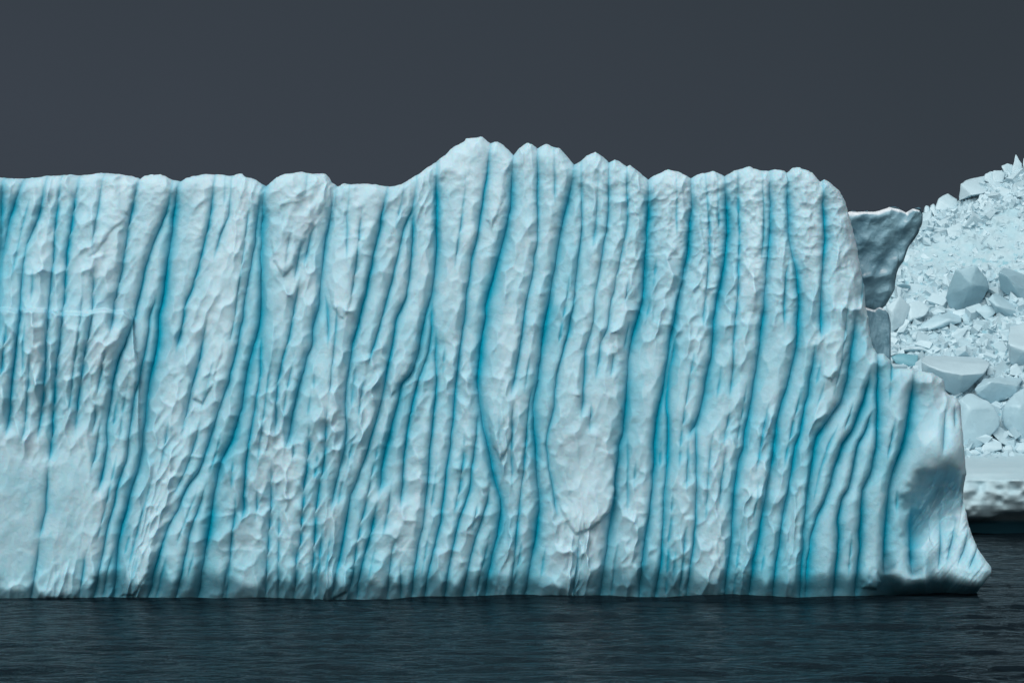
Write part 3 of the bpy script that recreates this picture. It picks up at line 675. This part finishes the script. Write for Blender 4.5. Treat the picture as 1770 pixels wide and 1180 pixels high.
BLK = [
 (0,197,4,[(1592,624,-.5),(1597,614,3),(1650,613,4),(1690,614,4),(1712,628,1),(1702,645,-.5),(1665,648,-1.5),(1630,642,-1.5),(1605,632,-1.2),(1592,638,0),(1600,650,0),(1635,672,.8),(1656,688,.8),(1685,662,.8)],"wide flat-topped white slab, the largest, jutting out above the groove-walled iceberg's right shoulder"),
 (2,207,3,[(1652,465,-1.5),(1687,458,-1.5),(1704,478,-1),(1711,497,-.6),(1697,520,0),(1680,533,.3),(1660,539,.5),(1640,530,.5),(1633,515,0),(1646,490,-.6),(1680,492,-1.7)],"big upright blue-grey block with a notched top, standing highest among the large blocks"),
 (2,207.5,3,[(1726,470,-1.2),(1740,477,-1.2),(1752,490,-.8),(1768,520,0),(1745,512,.2),(1729,500,0),(1735,462,1.5),(1780,476,1.5),(1795,515,1)],"dark-faced block with a white back, right of the big upright grey block"),
 (1,203,2,[(1707,517,0),(1716,506,.6),(1725,508,1.4),(1757,526,1.4),(1755,537,-.2),(1722,528,-1),(1726,545,0),(1752,546,0)],"slanting block with a bright top bar, just under the dark-faced block"),
 (1,202,2,[(1685,536,.2),(1700,527,.4),(1718,530,.3),(1721,540,0),(1706,554,0)],"small wedge tucked under the right foot of the big upright block"),
 (0,204,3,[(1530,530,0),(1555,511,.3),(1568,525,1),(1542,539,-.6),(1541,575,0),(1562,562,.2),(1576,532,.8)],"squarish block with a peaked top beside the grey spur"),
 (0,205,3,[(1570,524,.3),(1590,518,.6),(1609,532,.4),(1600,545,0),(1575,552,-.3),(1562,562,0)],"low white block filling the gap right of the squarish peaked block"),
 (1,200,2.5,[(1590,562,0),(1615,545,.6),(1645,538,1.7),(1662,545,1.2),(1664,557,0),(1640,553,-.5),(1602,573,-.4),(1590,571,0)],"long curved slab arching under the foot of the big upright block"),
 (0,199,1.5,[(1602,573,0),(1608,563,.5),(1628,556,.8),(1641,559,.5),(1624,574,-.2)],"small white piece under the long curved slab"),
 (0,198.5,1.2,[(1574,580,0),(1580,574,.4),(1593,573,.4),(1600,580,0),(1590,588,0),(1578,587,0)],"small rounded piece left under the long curved slab, nearer the grey spur"),
 (1,198.3,1.2,[(1597,582,0),(1608,576,.3),(1622,577,.3),(1626,583,0),(1612,589,0),(1600,589,0)],"small flat piece on the back of the tapering slab"),
 (0,198,2.5,[(1556,603,0),(1561,597,1),(1615,585,1.7),(1632,590,1.2),(1628,612,0),(1590,612,0),(1558,607,0),(1582,602,-.6)],"tapering slab with a thin left tip above the wide flat-topped slab"),
 (3,198,2.5,[(1540,616,0),(1555,610,.8),(1588,612,.5),(1587,630,0),(1575,635,0),(1548,628,0)],"blue block squeezed between the spur footing and the wide flat-topped slab"),
 (1,193,3,[(1685,672,0),(1700,656,.8),(1735,648,2.2),(1768,654,2.2),(1760,666,-.3),(1712,659,-.9),(1757,681,0),(1740,690,.3),(1715,698,.3),(1690,682,0)],"round-shouldered slab with a white rim below the wide flat-topped slab"),
 (1,189,4,[(1650,696,.5),(1662,690,0),(1672,680,.8),(1680,681,1),(1692,691,.3),(1708,692,.3),(1720,705,.2),(1728,722,.4),(1728,735,.4),(1712,752,.3),(1698,770,0),(1680,777,0),(1655,779,0),(1650,730,.4),(1676,706,-.6)],"tall smooth pale block just past the right edge of the near iceberg"),
 (1,190,4,[(1731,724,.4),(1735,702,.1),(1752,680,.8),(1775,668,1.8),(1805,678,1.8),(1806,750,0),(1765,763,0),(1747,748,0),(1734,736,.2),(1762,702,-.9)],"large rounded block cut by the photo's right edge, low on the slope"),
 (0,188,1.5,[(1713,740,0),(1721,733,.3),(1735,741,.5),(1753,766,.5),(1745,771,0),(1731,766,-.2),(1716,751,-.2)],"slim pale block leaning between the tall smooth block and the rounded one"),
 (0,187,1.5,[(1695,783,0),(1699,769,.1),(1713,756,.6),(1731,764,.4),(1733,776,0),(1712,782,0)],"hunched white piece at the foot of the slim leaning block"),
 (0,187,1,[(1671,783,0),(1680,777,.3),(1695,776,.3),(1697,784,0),(1684,787,0)],"thin flat piece at the foot of the tall smooth block"),
 (0,187,1,[(1734,776,0),(1738,769,.3),(1748,768,.3),(1752,776,0),(1748,784,0),(1736,784,0)],"little cube-like white piece lying on the snow shelf"),
 (0,187.5,1.2,[(1754,776,0),(1764,766,.4),(1785,763,.5),(1792,778,0),(1762,784,0)],"low white piece on the shelf at the photo's right edge"),
 (0,199,4,[(1742,592,-.8),(1745,563,2.2),(1775,560,2.7),(1812,568,2.2),(1808,607,-.8),(1772,607,-1.1),(1746,596,-1.1),(1746,629,.2),(1803,633,.2)],"thick bright-topped block with a blue front at the photo's right edge, halfway up"),
 (0,196,1.5,[(1744,648,0),(1747,633,0.2),(1757,628,.3),(1765,636,.2),(1774,652,0)],"pointed white piece below the thick dark-fronted block"),
 (0,220,3,[(1615,364,0),(1622,344,.3),(1630,337,.8),(1638,333,1.2),(1647,338,1.2),(1655,344,.6),(1657,364,0)],"domed block on the skyline left of the big ridge slab"),
 (0,220.5,4,[(1661,318,0),(1674,310,1),(1694,307,1.7),(1713,301,2.2),(1716,322,.5),(1700,334,-.7),(1680,337,-1),(1664,346,.5),(1658,347,.2),(1663,328,0)],"big white slab overhanging at the step of the skyline ridge"),
 (0,221,2,[(1700,312,0),(1702,302,.3),(1712,297,.5),(1717,305,.3),(1714,318,0)],"small tilted block on top of the big ridge slab"),
 (0,221,2,[(1715,314,0),(1717,295,.3),(1728,295,.6),(1737,300,.4),(1735,316,0)],"flat-topped skyline block between the tilted block and the jagged spires"),
 (0,222,2,[(1731,287,.2),(1741,282,.5),(1751,285,.6),(1754,305,0),(1738,304,0),(1737,294,0)],"beaked block at the left foot of the tallest skyline spire"),
 (0,221,1.2,[(1748,306,0),(1750,290,.1),(1754,274,.4),(1756,267,.5),(1759,271,.5),(1766,284,.3),(1768,306,0)],"tallest sharp spire of ice on the skyline ridge"),
 (0,222,1.2,[(1766,304,0),(1768,279,.3),(1770,273,.4),(1776,284,.3),(1779,304,0)],"second spire, at the very edge of the photo on the skyline"),
 (0,223,1.5,[(1597,368,0),(1598,359,.2),(1601,355,.4),(1605,357,.4),(1607,368,0)],"small knob of ice on the skyline right of the grey spur"),
 (0,223,1.5,[(1606,366,0),(1609,356,.3),(1614,353,.4),(1617,359,.3),(1618,368,0)],"second small knob on the skyline, against the domed block"),
 (1,208,1.5,[(1702,476,0),(1706,468,.4),(1716,466,.6),(1722,474,.4),(1718,486,0),(1708,488,0)],"small pale lump between the upright grey block and the dark-faced block"),
 (2,209,1.5,[(1550,492,-.6),(1562,488,-.5),(1574,494,-.3),(1572,503,.3),(1556,503,.3)],"small shadowed blue-grey lump left of the upright block, near the spur"),
 (1,203,1.5,[(1662,548,0),(1668,541,.4),(1680,543,.5),(1688,552,.3),(1682,563,0),(1667,560,0)],"small grey-white lump below the big upright block's foot"),
 (0,199,1.2,[(1686,590,0),(1692,584,.4),(1700,585,.4),(1703,592,0),(1694,600,0),(1688,598,0)],"little bright block alone in the crushed ice behind the wide slab"),
]
def slope_D(px, py):
    i = min(len(pxs) - 1, int(np.searchsorted(pxs, px)))
    return float(BD[int(np.argmin(np.abs(BYp[:, i] - py))), i])
for i, (mk, D_, th, pts, lab) in enumerate(BLK):
    D_ = slope_D(sum(p[0] for p in pts) / len(pts), max(p[1] for p in pts)) - (.15 if th > 1.6 else .1)
    hull_block("ice_block", pts, D_, th, block_mat(mk), lab, 40 + i, "fallen ice blocks on the far iceberg", bev=.13 if th > 2 else .07)

# crushed ice between the blocks: too many to count
rr = random.Random(77); verts = []; faces = []
ico = bmesh.new(); bmesh.ops.create_cube(ico, size=1.7)
iv = [v.co.copy() for v in ico.verts]; ifc = [[v.index for v in f.verts] for f in ico.faces]; ico.free()
def slope_D(px, py):
    j = int(np.argmin(np.abs(BYp[:, min(len(pxs) - 1, int(np.searchsorted(pxs, px)))] - py)))
    i = min(len(pxs) - 1, int(np.searchsorted(pxs, px)))
    return float(BD[j, i])
cnt = 0
while cnt < 5200:
    px = rr.uniform(1535, 1900); py = rr.uniform(290, 790)
    rg = np.interp(px, [p[0] for p in RIDGE], [p[1] for p in RIDGE])
    if py < rg - 1 or (px < 1612 and py < rg + 12): continue
    dens = .8 if py < rg + 60 else (.22 if py < 465 else (.32 if py < 660 else .25))
    if rr.random() > dens: continue
    D_ = slope_D(px, py) + .10
    s = rr.choice([.07, .09, .12, .15, .2, .25, .32, .44]) * (.55 if rg + 60 < py < 465 else 1) * rr.uniform(.8, 1.3)
    if py < rg + 12: s *= .7
    o = Vector(P(px, py, D_)); R_ = Vector((rr.uniform(.6, 1.5), rr.uniform(.6, 1.5), rr.uniform(.3, .9))) * s
    ax = Vector((rr.uniform(-1, 1), rr.uniform(-1, 1), rr.uniform(-1, 1))).normalized()
    from mathutils import Quaternion
    q = Quaternion(ax, rr.uniform(0, 6.3)); b0 = len(verts)
    for v in iv:
        k = rr.uniform(.6, 1.35)
        verts.append(o + q @ Vector((v.x * R_.x * k, v.y * R_.y * k, v.z * R_.z * k)))
    faces += [[a + b0 for a in f] for f in ifc]; cnt += 1
me = bpy.data.meshes.new("crushed_ice"); me.from_pydata([tuple(v) for v in verts], [], faces); me.materials.append(block_mat(0))
cr_ = bpy.data.objects.new("crushed_ice", me); C.objects.link(cr_)
tag(cr_, "crushed ice strewn between the blocks of the far iceberg", "crushed ice", kind="stuff")

# ================================================================== water
def water_mat():
    m, t, p = new_mat("sea_water")
    t.nodes.remove(p)
    b = bump(t, noise(t, 2.6, 5, .6, stretch=(.7, 1.3, 1)), .09, .7)
    df = t.nodes.new("ShaderNodeBsdfDiffuse"); df.inputs[0].default_value = (.006, .013, .018, 1)
    gl = t.nodes.new("ShaderNodeBsdfGlossy"); gl.inputs[0].default_value = (.25, .27, .285, 1); gl.inputs['Roughness'].default_value = .05
    fr = t.nodes.new("ShaderNodeFresnel"); fr.inputs[0].default_value = 1.33
    for n in (df, gl, fr): t.links.new(b, n.inputs['Normal'])
    ms = t.nodes.new("ShaderNodeMixShader")
    t.links.new(fr.outputs[0], ms.inputs[0]); t.links.new(df.outputs[0], ms.inputs[1]); t.links.new(gl.outputs[0], ms.inputs[2])
    t.links.new(ms.outputs[0], t.nodes["Material Output"].inputs[0])
    return m
gxw = np.concatenate([[-9000, -3000, -1000, -400, -150, -80, -50], np.arange(-34, 44, .16), [60, 90, 160, 400, 1000, 3000, 9000]])
gyw = np.concatenate([[-600, -300, -150, -110, -70, -50], np.arange(-44, 4, .12), np.arange(4, 75, .35), [80, 90, 120, 200, 500, 1500, 4000, 9000]])
gX, gY = np.meshgrid(gxw, gyw)
Z = np.zeros_like(gX); rw = np.random.RandomState(8)
fade = sstep(-38, -30, gX) * (1 - sstep(38, 44, gX)) * sstep(-50, -43, gY) * (1 - sstep(64, 75, gY))
for k in range(70):
    lam = .55 * 1.058 ** k if k < 50 else rw.uniform(.6, 4)
    th = rw.normal(math.radians(92), .36)
    amp_ = .0050 * lam ** .72 * rw.uniform(.5, 1.3)
    fx_, fy_ = math.cos(th) * 2 * math.pi / lam, math.sin(th) * 2 * math.pi / lam
    wx = .6 * vnoise(gX, gY, 9, 9, 500 + k % 7)
    Z += amp_ * np.sin(fx_ * gX + fy_ * gY + rw.uniform(0, 6.28) + wx)
gust = .55 + .45 * (fbm(gX, gY, 14, 6, 540, 3) * .6 + .5)
Z = Z * gust * fade
wt = grid_mesh("water", np.stack([gX, gY, Z], -1), water_mat())
tag(wt, kind="structure")
